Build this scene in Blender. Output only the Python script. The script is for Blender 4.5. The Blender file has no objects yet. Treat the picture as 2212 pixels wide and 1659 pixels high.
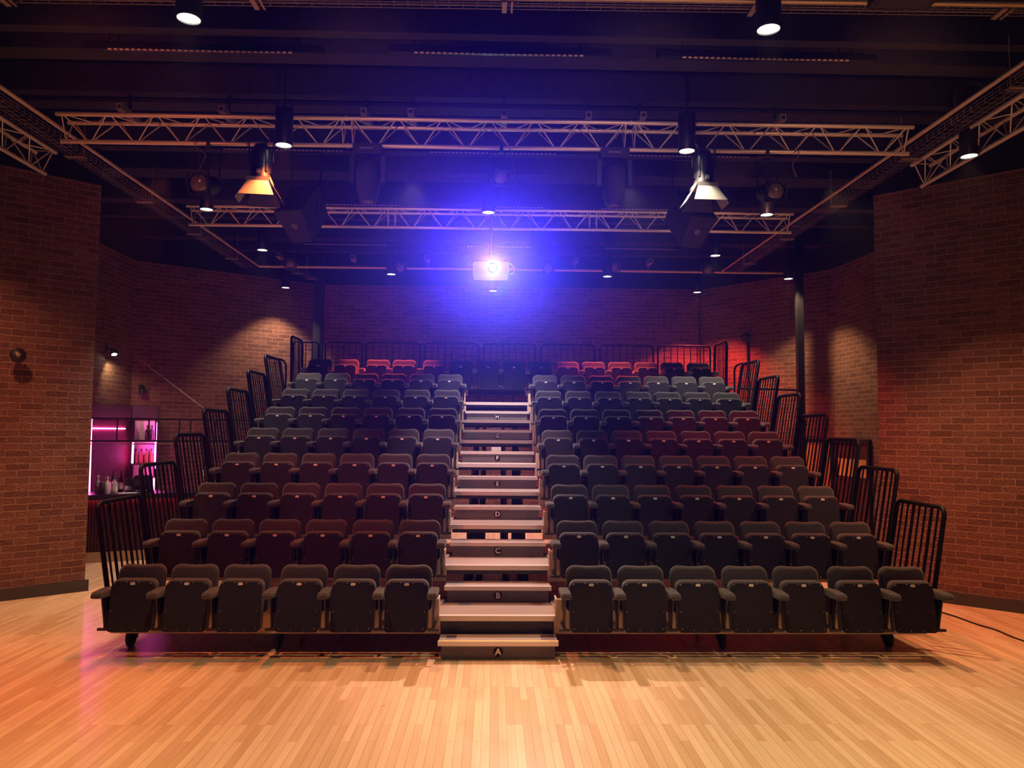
import bpy, bmesh, math, random
from mathutils import Vector, Matrix, Euler
random.seed(7)
SC = bpy.context.scene
COL = SC.collection
PI = math.pi

# ------------------------------------------------------------------ camera
F_PX, PITCH, YAW, ROLL = 1626.08, 0.0634, 0.0241, 0.0078
cam_d = bpy.data.cameras.new('camera'); cam = bpy.data.objects.new('camera', cam_d); COL.objects.link(cam)
cam_d.sensor_width = 36.0; cam_d.sensor_fit = 'HORIZONTAL'; cam_d.lens = F_PX/2212*36.0
cam_d.clip_start = 0.05; cam_d.clip_end = 200
fw = Vector((math.sin(YAW)*math.cos(PITCH), math.cos(YAW)*math.cos(PITCH), math.sin(PITCH)))
rt = Vector((math.cos(YAW), -math.sin(YAW), 0)); up = rt.cross(fw)
r2 = rt*math.cos(ROLL)+up*math.sin(ROLL); u2 = -rt*math.sin(ROLL)+up*math.cos(ROLL)
m = Matrix((r2, u2, -fw)).transposed().to_4x4(); m.translation = Vector((-0.0562, 0, 2.1972))
cam.matrix_world = m
SC.camera = cam

# ------------------------------------------------------------------ world, exposure
w = bpy.data.worlds.new('world'); SC.world = w; w.use_nodes = True
w.node_tree.nodes['Background'].inputs[0].default_value = (0.10, 0.03, 0.12, 1)
w.node_tree.nodes['Background'].inputs[1].default_value = 0.02
vs_ = w.node_tree.nodes.new('ShaderNodeVolumeScatter')      # thin haze added so the projector's lens glare shows as a glow
vs_.inputs['Color'].default_value = (1, 1, 1, 1); vs_.inputs['Density'].default_value = 0.0018; vs_.inputs['Anisotropy'].default_value = 0.9
w.node_tree.links.new(vs_.outputs[0], w.node_tree.nodes['World Output'].inputs['Volume'])
SC.view_settings.view_transform = 'Standard'; SC.view_settings.look = 'None'
SC.view_settings.gamma = 1.0; SC.view_settings.use_curve_mapping = False
SC.view_settings.exposure = 0.0
try:
    SC.cycles.use_denoising = True
    SC.cycles.max_bounces = 6; SC.cycles.diffuse_bounces = 3; SC.cycles.adaptive_threshold = 0.02; SC.cycles.glossy_bounces = 3
    SC.cycles.volume_bounces = 0; SC.cycles.sample_clamp_indirect = 4.0
    SC.cycles.use_light_tree = True
except Exception:
    pass

# ------------------------------------------------------------------ lights
def spot(name, loc, aim, power, color, size, blend=0.5, radius=0.08):
    l = bpy.data.lights.new(name, 'SPOT'); l.energy = power; l.color = color
    l.spot_size = math.radians(size); l.spot_blend = blend; l.shadow_soft_size = radius
    o = bpy.data.objects.new(name, l); COL.objects.link(o); o.location = loc
    d = (Vector(aim)-Vector(loc)).normalized()
    o.rotation_euler = d.to_track_quat('-Z', 'Y').to_euler()
    return o
WARM = (1.0, 0.66, 0.36); AMBER = (1.0, 0.42, 0.14); WHITE = (1.0, 0.80, 0.58); RED = (1.0, 0.06, 0.03)
ORANGE = (1.0, 0.20, 0.05); COOL = (0.85, 0.85, 1.0)
# stage wash: lanterns on the second truss thrown forward over the seats on to the floor
spot('floor_wash_light', (-3.9, 8.75, 5.15), (-4.9, 5.4, 0), 700, (1.0, 0.21, 0.06), 66, 0.9, 0.06)
spot('floor_wash_light', (-1.0, 8.75, 5.15), (-1.3, 5.2, 0), 500, (1.0, 0.56, 0.27), 64, 0.9, 0.06)
spot('floor_wash_light', (1.5, 8.75, 5.15), (1.6, 5.2, 0), 500, (1.0, 0.66, 0.34), 64, 0.9, 0.06)
spot('floor_wash_light', (3.9, 8.75, 5.15), (4.9, 5.4, 0), 600, (1.0, 0.57, 0.27), 66, 0.9, 0.06)
spot('aisle_fill_light', (0.4, 11.5, 5.25), (0.1, 6.8, 0), 2000, (1.0, 0.60, 0.48), 34, 0.9, 0.06)
# wing-wall washes: the bar-side one hangs just outside the frame
spot('wing_wash_light', (-5.9, 8.2, 5.3), (-6.1, 8.9, 0), 380, (1.0, 0.36, 0.16), 100, 1.0, 0.08)
spot('floor_wash_light', (-4.3, 8.4, 5.2), (-5.3, 9.2, 0), 420, (1.0, 0.45, 0.16), 60, 0.9, 0.08)
spot('floor_wash_light', (4.4, 8.4, 5.2), (5.5, 9.2, 0), 330, (1.0, 0.45, 0.16), 60, 0.9, 0.08)
spot('aisle_fill_light', (0.05, 12.9, 5.3), (0.02, 13.1, 0), 850, (1.0, 0.78, 0.74), 84, 0.9, 0.06)  # extra fill put in to brighten upper treads and seat boards; no fixture there
# added fill spots without fixtures, brightening the trusses from the front
for tx, tc in ((-4.0, (1.0, 0.20, 0.09)), (-1.4, (1.0, 0.36, 0.30)), (1.4, (1.0, 0.48, 0.42)), (4.0, (1.0, 0.42, 0.24))):
    spot('truss_fill_light', (tx, 5.95, 5.25), (tx, 8.35, 5.85), 50, tc, 74, 1.0, 0.08)
    spot('truss_fill_light', (tx*.9, 9.6, 5.25), (tx*.9, 11.75, 5.85), 34, tc, 74, 1.0, 0.08)
# downlights further along the grid, out of the frame above the camera
spot('downlight_lamp', (-2.3, 3.0, 5.3), (-2.3, 3.0, 0), 420, WARM, 66, 0.7, 0.08)
spot('downlight_lamp', (2.1, 3.0, 5.3), (2.1, 3.0, 0), 460, (1.0, 0.66, 0.32), 66, 0.7, 0.08)
# low side lights on the brick wings and a weak wash on the seat fronts
spot('side_stage_light', (-4.6, 3.0, 3.2), (-6.6, 9.4, 0.9), 260, (1.0, 0.16, 0.07), 50, 1.0, 0.12)
spot('side_stage_light', (4.8, 3.0, 3.2), (6.2, 9.6, 0.9), 260, (1.0, 0.28, 0.13), 50, 1.0, 0.12)
spot('front_of_house_light', (-4.0, 0.5, 5.4), (-2.2, 9.4, 2.0), 900, (1.0, 0.11, 0.09), 32, 0.9, 0.15)
spot('front_of_house_light', (4.0, 0.5, 5.4), (2.4, 9.2, 2.0), 300, (0.95, 0.66, 0.52), 34, 0.9, 0.15)
# projector beam towards the screen; nested coloured cones shaped to imitate lens glare
PJ = (-0.115, 11.25, 4.63)
spot('projector_glow_beam', (PJ[0]+0.02, PJ[1]-0.32, PJ[2]-0.02), (0, 0, 3.2), 6400, (0.14, 0.0, 1.0), 34, 1.0, 0.03)
spot('projector_glow_beam', (PJ[0]+0.02, PJ[1]-0.32, PJ[2]-0.02), (0, 0, 3.0), 8200, (0.0, 0.0, 1.0), 19, 1.0, 0.03)
spot('projector_glow_core', (PJ[0]+0.02, PJ[1]-0.32, PJ[2]-0.02), (0, 0, 2.2), 2300, (0.0, 0.5, 1.0), 9, 1.0, 0.03)

# ------------------------------------------------------------------ materials
def nodes_of(name):
    mt = bpy.data.materials.new(name); mt.use_nodes = True
    nt = mt.node_tree; b = nt.nodes['Principled BSDF']
    return mt, nt, b
def mat(name, col, rough=0.5, metal=0.0, spec=0.5, noise=0.0, nscale=30, bump=0.0, bscale=200, emit=None, estr=0):
    mt, nt, b = nodes_of(name)
    b.inputs['Base Color'].default_value = (*col, 1); b.inputs['Roughness'].default_value = rough
    b.inputs['Metallic'].default_value = metal; b.inputs['Specular IOR Level'].default_value = spec
    tc = nt.nodes.new('ShaderNodeTexCoord')
    if noise:
        n = nt.nodes.new('ShaderNodeTexNoise'); n.inputs['Scale'].default_value = nscale; n.inputs['Detail'].default_value = 4
        nt.links.new(tc.outputs['Object'], n.inputs['Vector'])
        r = nt.nodes.new('ShaderNodeValToRGB')
        r.color_ramp.elements[0].position = .3; r.color_ramp.elements[1].position = .7
        r.color_ramp.elements[0].color = (*[c*(1-noise) for c in col], 1)
        r.color_ramp.elements[1].color = (*[min(1, c*(1+noise)) for c in col], 1)
        nt.links.new(n.outputs['Fac'], r.inputs['Fac']); nt.links.new(r.outputs['Color'], b.inputs['Base Color'])
    if bump:
        n2 = nt.nodes.new('ShaderNodeTexNoise'); n2.inputs['Scale'].default_value = bscale
        nt.links.new(tc.outputs['Object'], n2.inputs['Vector'])
        bp = nt.nodes.new('ShaderNodeBump'); bp.inputs['Strength'].default_value = bump; bp.inputs['Distance'].default_value = .01
        nt.links.new(n2.outputs['Fac'], bp.inputs['Height']); nt.links.new(bp.outputs['Normal'], b.inputs['Normal'])
    if emit:
        b.inputs['Emission Color'].default_value = (*emit, 1); b.inputs['Emission Strength'].default_value = estr
    return mt

def brick_mat():
    mt, nt, b = nodes_of('brown_brick')
    N = nt.nodes.new; L = nt.links.new
    uv = N('ShaderNodeUVMap'); uv.uv_map = 'UVMap'
    # wobble the courses a little
    nz = N('ShaderNodeTexNoise'); nz.inputs['Scale'].default_value = 6; nz.inputs['Detail'].default_value = 3
    L(uv.outputs['UV'], nz.inputs['Vector'])
    sub = N('ShaderNodeVectorMath'); sub.operation = 'SUBTRACT'; sub.inputs[1].default_value = (.5, .5, .5); L(nz.outputs['Color'], sub.inputs[0])
    sc = N('ShaderNodeVectorMath'); sc.operation = 'SCALE'; sc.inputs['Scale'].default_value = .014; L(sub.outputs[0], sc.inputs[0])
    ad = N('ShaderNodeVectorMath'); ad.operation = 'ADD'; L(uv.outputs['UV'], ad.inputs[0]); L(sc.outputs[0], ad.inputs[1])
    br = N('ShaderNodeTexBrick'); br.inputs['Scale'].default_value = 1
    br.inputs['Brick Width'].default_value = .272; br.inputs['Row Height'].default_value = .0873
    br.inputs['Mortar Size'].default_value = .0062; br.inputs['Mortar Smooth'].default_value = .25; br.inputs['Bias'].default_value = 0
    br.offset = .5; br.squash = 1.0
    br.inputs['Color1'].default_value = (.135, .062, .050, 1); br.inputs['Color2'].default_value = (.225, .108, .080, 1)
    br.inputs['Mortar'].default_value = (.35, .21, .16, 1)
    L(ad.outputs[0], br.inputs['Vector'])
    n2 = N('ShaderNodeTexNoise'); n2.inputs['Scale'].default_value = 22; n2.inputs['Detail'].default_value = 6
    L(uv.outputs['UV'], n2.inputs['Vector'])
    mr = N('ShaderNodeMapRange'); mr.inputs['To Min'].default_value = .62; mr.inputs['To Max'].default_value = 1.3
    L(n2.outputs['Fac'], mr.inputs['Value'])
    mu = N('ShaderNodeVectorMath'); mu.operation = 'SCALE'; L(br.outputs['Color'], mu.inputs[0]); L(mr.outputs['Result'], mu.inputs['Scale'])
    L(mu.outputs[0], b.inputs['Base Color'])
    b.inputs['Roughness'].default_value = .85; b.inputs['Specular IOR Level'].default_value = .25
    # height: bricks proud of mortar, rough faces
    inv = N('ShaderNodeMath'); inv.operation = 'SUBTRACT'; inv.inputs[0].default_value = 1.0; L(br.outputs['Fac'], inv.inputs[1])
    n3 = N('ShaderNodeTexNoise'); n3.inputs['Scale'].default_value = 45; n3.inputs['Detail'].default_value = 5; L(uv.outputs['UV'], n3.inputs['Vector'])
    ma = N('ShaderNodeMath'); ma.operation = 'MULTIPLY_ADD'; ma.inputs[1].default_value = .9; L(n3.outputs['Fac'], ma.inputs[0]); L(inv.outputs[0], ma.inputs[2])
    bp = N('ShaderNodeBump'); bp.inputs['Strength'].default_value = 1.0; bp.inputs['Distance'].default_value = .028
    L(ma.outputs[0], bp.inputs['Height']); L(bp.outputs['Normal'], b.inputs['Normal'])
    return mt

def floor_mat():
    mt, nt, b = nodes_of('maple_strip_floor')
    N = nt.nodes.new; L = nt.links.new
    tc = N('ShaderNodeTexCoord'); sp = N('ShaderNodeSeparateXYZ'); L(tc.outputs['Object'], sp.inputs[0])
    cb = N('ShaderNodeCombineXYZ'); L(sp.outputs['Y'], cb.inputs['X']); L(sp.outputs['X'], cb.inputs['Y'])
    br = N('ShaderNodeTexBrick'); br.inputs['Scale'].default_value = 1
    br.inputs['Brick Width'].default_value = .83; br.inputs['Row Height'].default_value = .062
    br.inputs['Mortar Size'].default_value = .0011; br.inputs['Mortar Smooth'].default_value = .1; br.inputs['Bias'].default_value = -.25
    br.offset = .37; br.offset_frequency = 3
    br.inputs['Color1'].default_value = (.80, .60, .40, 1); br.inputs['Color2'].default_value = (.58, .37, .20, 1)
    br.inputs['Mortar'].default_value = (.25, .14, .07, 1)
    L(cb.outputs[0], br.inputs['Vector'])
    mp = N('ShaderNodeMapping'); mp.inputs['Scale'].default_value = (1.6, 28, 1); L(cb.outputs[0], mp.inputs['Vector'])
    n1 = N('ShaderNodeTexNoise'); n1.inputs['Scale'].default_value = 1.0; n1.inputs['Detail'].default_value = 5; L(mp.outputs[0], n1.inputs['Vector'])
    mr = N('ShaderNodeMapRange'); mr.inputs['To Min'].default_value = .80; mr.inputs['To Max'].default_value = 1.18; L(n1.outputs['Fac'], mr.inputs['Value'])
    mu = N('ShaderNodeVectorMath'); mu.operation = 'SCALE'; L(br.outputs['Color'], mu.inputs[0]); L(mr.outputs['Result'], mu.inputs['Scale'])
    L(mu.outputs[0], b.inputs['Base Color'])
    n2 = N('ShaderNodeTexNoise'); n2.inputs['Scale'].default_value = 3; L(tc.outputs['Object'], n2.inputs['Vector'])
    m2 = N('ShaderNodeMapRange'); m2.inputs['To Min'].default_value = .24; m2.inputs['To Max'].default_value = .36; L(n2.outputs['Fac'], m2.inputs['Value'])
    L(m2.outputs['Result'], b.inputs['Roughness'])
    b.inputs['Specular IOR Level'].default_value = .45
    return mt

def emis(name, col, strength):
    mt, nt, b = nodes_of(name)
    b.inputs['Base Color'].default_value = (.02, .02, .02, 1)
    b.inputs['Emission Color'].default_value = (*col, 1); b.inputs['Emission Strength'].default_value = strength
    return mt

M = {}
M['brick'] = brick_mat(); M['floor'] = floor_mat()
M['black_paint'] = mat('black_ceiling_paint', (.012, .011, .014), .8, spec=.2)
M['beam'] = mat('dark_beam_paint', (.028, .025, .034), .75, spec=.3, noise=.15, nscale=8)
M['skirting'] = mat('charcoal_skirting', (.045, .043, .045), .5)
M['fabric'] = mat('charcoal_wool', (.074, .070, .074), .95, spec=.2, noise=.22, nscale=260, bump=.4, bscale=700)
M['fabric'].node_tree.nodes['Principled BSDF'].inputs['Sheen Weight'].default_value = .35
M['fabric'].node_tree.nodes['Principled BSDF'].inputs['Sheen Roughness'].default_value = .4
M['board'] = mat('grey_seat_board', (.028, .026, .031), .7, spec=.08, noise=.12, nscale=14)
M['screw'] = mat('seat_screw', (.35, .33, .32), .35, metal=.8)
M['plate'] = mat('white_number_plate', (.95, .92, .88), .3)
M['plate_ink'] = mat('worn_plate_print', (.45, .42, .40), .5)
M['black_metal'] = mat('black_powder_coat', (.012, .012, .014), .38, spec=.5)
M['rail_black'] = mat('rail_black_gloss', (.006, .006, .007), .5, spec=.15)
M['chrome'] = mat('chrome', (.7, .68, .66), .18, metal=1)
M['pale_ply'] = mat('pale_fascia_board', (.70, .55, .42), .55, noise=.08, nscale=6)
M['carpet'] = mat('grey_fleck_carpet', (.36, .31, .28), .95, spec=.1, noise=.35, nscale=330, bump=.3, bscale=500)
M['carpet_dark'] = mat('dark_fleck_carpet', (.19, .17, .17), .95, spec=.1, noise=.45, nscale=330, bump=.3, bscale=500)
M['nosing'] = mat('aluminium_nosing', (.90, .82, .82), .3, metal=.2)
M['yellow'] = mat('yellow_nosing_tape', (.85, .50, .05), .5)
M['alu'] = mat('brushed_aluminium', (.78, .72, .68), .42, metal=.6)
M['steel'] = mat('galvanised_wire', (.46, .38, .34), .45, metal=.7)
M['pipe'] = mat('grid_pipe', (.72, .58, .48), .42, metal=.6)
M['spot_body'] = mat('black_spotlight_body', (.014, .013, .016), .42, spec=.5)
M['flap'] = mat('scuffed_grey_flap', (.34, .32, .29), .5, metal=.15, noise=.06, nscale=9)
M['lens'] = mat('dull_lens_glass', (.20, .16, .16), .15, spec=.6, noise=.35, nscale=5)
M['disc'] = emis('lit_downlight_disc', (1.0, .90, .74), 9)
M['pink_led'] = emis('magenta_led_tube', (1.0, .07, .50), 44)
M['red_led'] = emis('red_led_strip', (1.0, .05, .07), 22)
M['cream'] = mat('off_white_casing', (.80, .78, .76), .45)
M['projlens'] = emis('lit_projector_lens', (.25, .75, 1.0), 160)
M['letter'] = mat('white_letter', (.92, .88, .82), .5)
M['dark_wood'] = mat('dark_red_timber', (.075, .022, .018), .6, spec=.2, noise=.3, nscale=7)
M['tan_wood'] = mat('tan_timber', (.55, .33, .14), .5, noise=.1, nscale=5)
M['plinth'] = mat('tan_plinth', (.46, .29, .17), .45, noise=.1, nscale=4)
M['counter'] = mat('black_bar_top', (.012, .011, .013), .35, spec=.4)
M['panel_grey'] = mat('plain_wall_panel', (.09, .05, .06), .6)
M['glass_dark'] = mat('dark_bottle_glass', (.03, .02, .02), .08, spec=.8)
M['glass_amber'] = mat('amber_bottle_glass', (.28, .10, .03), .1, spec=.8)
M['glass_clear'] = mat('pale_bottle_glass', (.55, .48, .50), .1, spec=.8)
M['label'] = mat('paper_label', (.78, .72, .66), .6)
M['white_plastic'] = mat('white_plastic', (.82, .80, .76), .4)
M['paper'] = mat('white_paper', (.85, .82, .80), .7)
M['rubber'] = mat('black_rubber', (.015, .015, .016), .7)
M['speaker_grille'] = mat('speaker_grille', (.032, .030, .036), .6, bump=.3, bscale=300)
M['lampwhite'] = emis('lit_lamp_face', (1.0, .93, .70), 45)
M['sock'] = mat('pale_socket_frame', (.22, .19, .21), .6)
M['slot'] = mat('slot_glint_paint', (.70, .56, .52), .5)  # pale tone stands for light glancing off the slot edges

# ------------------------------------------------------------------ mesh helpers
class MB:
    def __init__(s): s.v = []; s.f = []; s.mi = []; s.sm = []
    def add(s, vs, fs, mi=0, smooth=False):
        o = len(s.v); s.v += [tuple(p) for p in vs]
        for f in fs: s.f.append(tuple(i+o for i in f)); s.mi.append(mi); s.sm.append(smooth)
        return s
    def box(s, x0, x1, y0, y1, z0, z1, mi=0):
        return s.add([(x0,y0,z0),(x1,y0,z0),(x1,y1,z0),(x0,y1,z0),(x0,y0,z1),(x1,y0,z1),(x1,y1,z1),(x0,y1,z1)],
                     [(0,3,2,1),(4,5,6,7),(0,1,5,4),(1,2,6,5),(2,3,7,6),(3,0,4,7)], mi)
    def obox(s, c, ax, ay, az, mi=0):
        c = Vector(c); ax = Vector(ax); ay = Vector(ay); az = Vector(az); vs = []
        for k in (-1, 1):
            for i, j in ((-1,-1),(1,-1),(1,1),(-1,1)): vs.append(c+ax*i+ay*j+az*k)
        return s.add(vs, [(0,3,2,1),(4,5,6,7),(0,1,5,4),(1,2,6,5),(2,3,7,6),(3,0,4,7)], mi)
    def tube(s, pts, r, n=8, mi=0, cap=True):
        pts = [Vector(p) for p in pts]; rings = []
        prev = None
        for i, p in enumerate(pts):
            if i == 0: d = pts[1]-pts[0]
            elif i == len(pts)-1: d = pts[-1]-pts[-2]
            else: d = (pts[i+1]-p).normalized()+(p-pts[i-1]).normalized()
            d.normalize()
            if prev is None:
                a = Vector((0,0,1)) if abs(d.z) < .9 else Vector((1,0,0)); u = d.cross(a).normalized()
            else:
                u = (prev-d*prev.dot(d)).normalized()
            prev = u; v = d.cross(u)
            rr = r[i] if isinstance(r, (list, tuple)) else r
            rings.append([p+(u*math.cos(2*PI*k/n)+v*math.sin(2*PI*k/n))*rr for k in range(n)])
        vs = [q for rg in rings for q in rg]; fs = []
        for i in range(len(pts)-1):
            for k in range(n): fs.append((i*n+k, i*n+(k+1) % n, (i+1)*n+(k+1) % n, (i+1)*n+k))
        s.add(vs, fs, mi, True)
        if cap:
            s.add(rings[0], [tuple(reversed(range(n)))], mi); s.add(rings[-1], [tuple(range(n))], mi)
        return s
    def lathe(s, prof, c=(0,0,0), axis=(0,0,1), n=24, mi=0, smooth=True):
        c = Vector(c); ax = Vector(axis).normalized()
        a = Vector((0,0,1)) if abs(ax.z) < .9 else Vector((1,0,0)); u = ax.cross(a).normalized(); v = ax.cross(u)
        vs = []; fs = []
        for (r, h) in prof:
            for k in range(n): vs.append(c+ax*h+(u*math.cos(2*PI*k/n)+v*math.sin(2*PI*k/n))*max(r, 1e-4))
        for i in range(len(prof)-1):
            for k in range(n): fs.append((i*n+k, i*n+(k+1) % n, (i+1)*n+(k+1) % n, (i+1)*n+k))
        return s.add(vs, fs, mi, smooth)
    def prism(s, poly, y0, y1, mi=0, plane='xz'):
        n = len(poly)
        def P(a, b, t): return (a, t, b) if plane == 'xz' else ((t, a, b) if plane == 'yz' else (a, b, t))
        vs = [P(a, b, y0) for a, b in poly]+[P(a, b, y1) for a, b in poly]
        fs = [tuple(range(n)), tuple(reversed(range(n, 2*n)))]+[(i, i+n, (i+1) % n+n, (i+1) % n) for i in range(n)]
        return s.add(vs, fs, mi)
    def mesh(s, name, mats):
        me = bpy.data.meshes.new(name); me.from_pydata(s.v, [], s.f)
        for mm in (mats if isinstance(mats, (list, tuple)) else [mats]): me.materials.append(M[mm])
        me.polygons.foreach_set('material_index', s.mi); me.polygons.foreach_set('use_smooth', s.sm)
        bm = bmesh.new(); bm.from_mesh(me); bmesh.ops.recalc_face_normals(bm, faces=bm.faces[:]); bm.to_mesh(me); bm.free()
        me.update(); return me
    def obj(s, name, mats, parent=None, loc=None):
        return link(name, s.mesh(name, mats), parent, loc)

def link(name, me, parent=None, loc=None):
    o = bpy.data.objects.new(name, me); COL.objects.link(o)
    if parent is not None: o.parent = parent
    if loc is not None: o.location = loc
    return o
def bevel_mesh(me, width, seg=3, angle=40):
    bm = bmesh.new(); bm.from_mesh(me)
    bmesh.ops.remove_doubles(bm, verts=bm.verts[:], dist=1e-5)
    es = [e for e in bm.edges if len(e.link_faces) == 2 and e.calc_face_angle(0) > math.radians(angle)]
    bmesh.ops.bevel(bm, geom=es, offset=width, segments=seg, profile=.5, affect='EDGES', clamp_overlap=True)
    for f in bm.faces: f.smooth = f.calc_area() < .02 and len(f.verts) < 9
    bm.to_mesh(me); bm.free(); return me
def tag(o, label, cat, group=None, kind=None):
    o['label'] = label; o['category'] = cat
    if group: o['group'] = group
    if kind: o['kind'] = kind
    return o
def thing(name, label, cat, loc=(0,0,0), rotz=0, group=None):
    o = bpy.data.objects.new(name, None); COL.objects.link(o); o.location = loc; o.rotation_euler = (0, 0, rotz)
    o.empty_display_size = .1
    return tag(o, label, cat, group)
def struct(name, mb, mats, label=None):
    o = mb.obj(name, mats); o['kind'] = 'structure'
    if label: o['label'] = label
    return o
def copy_tree(o, parent=None):
    c = o.copy(); COL.objects.link(c)
    if parent is not None: c.parent = parent
    for ch in list(o.children): copy_tree(ch, c)
    return c
def rrect(w, z0, z1, rt, rb, n=6, dip=0.0):
    """outline in x,z with rounded top (rt) and bottom (rb) corners"""
    h = w/2; p = []
    def arc(cx, cz, r, a0, a1):
        for i in range(n+1):
            a = math.radians(a0+(a1-a0)*i/n); p.append((cx+r*math.cos(a), cz+r*math.sin(a)))
    arc(h-rt, z1-rt, rt, 0, 90)
    if dip:
        for t in (.33, 0, -.33): p.append((t*(h-rt)*2*.75, z1-dip*(1-abs(t))))
    arc(-h+rt, z1-rt, rt, 90, 180); arc(-h+rb, z0+rb, rb, 180, 270); arc(h-rb, z0+rb, rb, 270, 360)
    return p
ORD = ['', 'first', 'second', 'third', 'fourth', 'fifth', 'sixth', 'seventh', 'eighth', 'ninth', 'tenth', 'eleventh', 'twelfth', 'thirteenth', 'fourteenth', 'fifteenth']

# ------------------------------------------------------------------ room shell
fl = MB(); fl.box(-9.6, 9.6, -5.2, 18.2, -.12, 0); struct('floor', fl, 'floor', 'pale maple strip floor')
ce = MB(); ce.box(-9.6, 9.6, -5.2, 18.2, 6.62, 6.8); struct('ceiling', ce, 'black_paint', 'black ceiling')

def wall(name, p0, p1, z0, z1, matname, th=.3, label=None):
    """wall slab from p0 to p1; the room is on the left of p0->p1 ... thickness grows to the right"""
    p0 = Vector((*p0, 0)); p1 = Vector((*p1, 0)); d = (p1-p0); ln = d.length; d.normalize(); nrm = Vector((d.y, -d.x, 0))
    q0 = p0+nrm*th; q1 = p1+nrm*th
    vs = [(p.x, p.y, z) for z in (z0, z1) for p in (p0, p1, q1, q0)]
    fs = [(0,1,5,4),(1,2,6,5),(2,3,7,6),(3,0,4,7),(4,5,6,7),(0,3,2,1)]
    mb = MB(); mb.add(vs, fs); o = mb.obj(name, matname); o['kind'] = 'structure'
    if label: o['label'] = label
    me = o.data; uvl = me.uv_layers.new(name='UVMap')
    for poly in me.polygons:
        for li in poly.loop_indices:
            co = me.vertices[me.loops[li].vertex_index].co
            rel = co-p0
            u = rel.dot(d)+rel.dot(nrm)
            uvl.data[li].uv = (u+.11, co.z+.01)
    return o
ZB = 5.6
LW = Vector((-5.58, 10.5)); LD = Vector((-.75, -.66)).normalized()
RW = Vector((5.33, 10.42)); RD = Vector((.74, -.67)).normalized()
LE = LW+LD*4.6; RE = RW+RD*4.6
shell = [
 ('wall_left_wing', tuple(LE), tuple(LW), .3, 'brown brick wing wall beside the bar'),
 ('wall_left_recess', (-7.32, 8.6), (-7.32, 15.25), .3, 'brick side wall of the bar recess'),
 ('wall_left_corner', (-7.32, 15.25), (-4.12, 17.55), .3, 'brick angled wall behind the bar'),
 ('wall_back', (-4.12, 17.55), (4.87, 17.55), .3, 'brick back wall above the seating'),
 ('wall_right_corner', (4.87, 17.55), (6.90, 15.2), .3, 'brick angled wall lit red'),
 ('wall_right_recess', (6.90, 15.2), (7.32, 8.6), .3, 'brick wall of the doorway recess'),
 ('wall_right_wing', tuple(RW), tuple(RE), .3, 'brown brick wing wall on the door side'),
]
for i, (nm, a, b, th, lab) in enumerate(shell):
    # slabs thicken away from the room: walk so that the outside lies to the right
    if nm in ('wall_left_wing', 'wall_right_wing'):
        A, B = (b, a)
    else:
        A, B = (b, a)
    wall(nm, A, B, 0, ZB, 'brick', th, lab)
    o = wall('trim_%d' % (i+1), A, B, ZB, 6.62, 'black_paint', th, 'black band above the brick')
for nm, a, b in (('wall_front_left', tuple(LE), (LE.x, -5)), ('wall_front', (LE.x, -5), (RE.x, -5)), ('wall_front_right', (RE.x, -5), tuple(RE))):
    wall(nm, a, b, 0, 6.62, 'black_paint', .2, 'dark wall behind the camera')
# baseboards
# ceiling beams (undersides catch the light thrown back by the floor)
BZ = 6.1
beams = [(5.1, 5.35, -8, 8), (6.2, 6.42, -8, 8), (7.18, 7.31, -8, 8), (7.62, 7.86, -8, 8), (8.60, 8.74, -8, 8), (8.88, 9.12, -8, 8),
         (10.32, 10.5, -8, 8), (11.2, 11.62, -8, 8), (12.7, 12.95, -8, 8), (13.75, 13.9, -8, 8), (15.2, 15.5, -8, 8), (16.3, 16.5, -8, 8)]
for i, (y0, y1, x0, x1) in enumerate(beams):
    mb = MB(); mb.box(x0, x1, y0, y1, BZ, 6.62); struct('trim_%d' % (20+i), mb, 'beam', 'dark ceiling beam running across the hall')

def base_along(name, a, b, inset):
    a = Vector(a); b = Vector(b); d = (b-a).normalized(); n = Vector((d.y, -d.x))*inset
    mb = MB(); c = (a+b)/2+n*.5
    mb.obox((c.x, c.y, .075), (*(d*((b-a).length/2)), 0), (n.x*.5, n.y*.5, 0), (0, 0, .075))
    struct(name, mb, 'skirting', 'charcoal skirting board')
# room side of the left wing faces +x,-y ; of the right wing faces -x,-y
base_along('baseboard_left', tuple(LE), tuple(LW+Vector((.03, .03))), .03)
base_along('baseboard_right', tuple(RW), tuple(RE), .03)

# steel posts
mb = MB(); mb.box(-4.13, -3.93, 16.9, 17.1, 0, 6.1); mb.box(-4.0, -3.97, 16.88, 16.9, 0, 6.1); o = mb.obj('steel_post', 'black_metal'); tag(o, 'wide black steel post against the back wall on the bar side', 'post')
mb = MB(); mb.box(6.06, 6.19, 14.94, 15.06, 0, 6.1); o = mb.obj('steel_post', 'black_metal'); tag(o, 'slim black steel post in front of the red-lit corner wall', 'post')
mb = MB(); mb.tube([(4.78, 17.5, 3.0), (4.78, 17.5, 5.6)], .018, 8); o = mb.obj('wall_conduit', 'black_metal'); tag(o, 'thin black conduit running down the back wall corner', 'pipe')

# ------------------------------------------------------------------ retractable seating
P, RISE, D1, DS = 0.9, 0.3423, 7.7316, 7.4573
NR = 9
XL, XR, PITCHX = -0.8701, 0.8957, 0.5179
ROW_X = {k: ([XL-(5-i)*PITCHX for i in range(6)], [XR+i*PITCHX for i in range(7)]) for k in range(2, 9)}
ROW_X[1] = ([-3.5134, -2.9982, -2.4844, -1.922, -1.4018, -.8839], [.913, 1.4357, 1.9619, 2.4882, 3.0084, 3.5692, 4.0944])
ROW9 = [-3.4717, -2.9465, -2.3405, -1.8215, -1.2249, -.7067, -.1722, .3361, .866, 1.3879, 1.9142, 2.4378, 2.9623, 3.4822, 4.0103]
XB0, XB1 = -3.84, 4.37          # platform ends
LET = 'ABCDEFGH'

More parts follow.
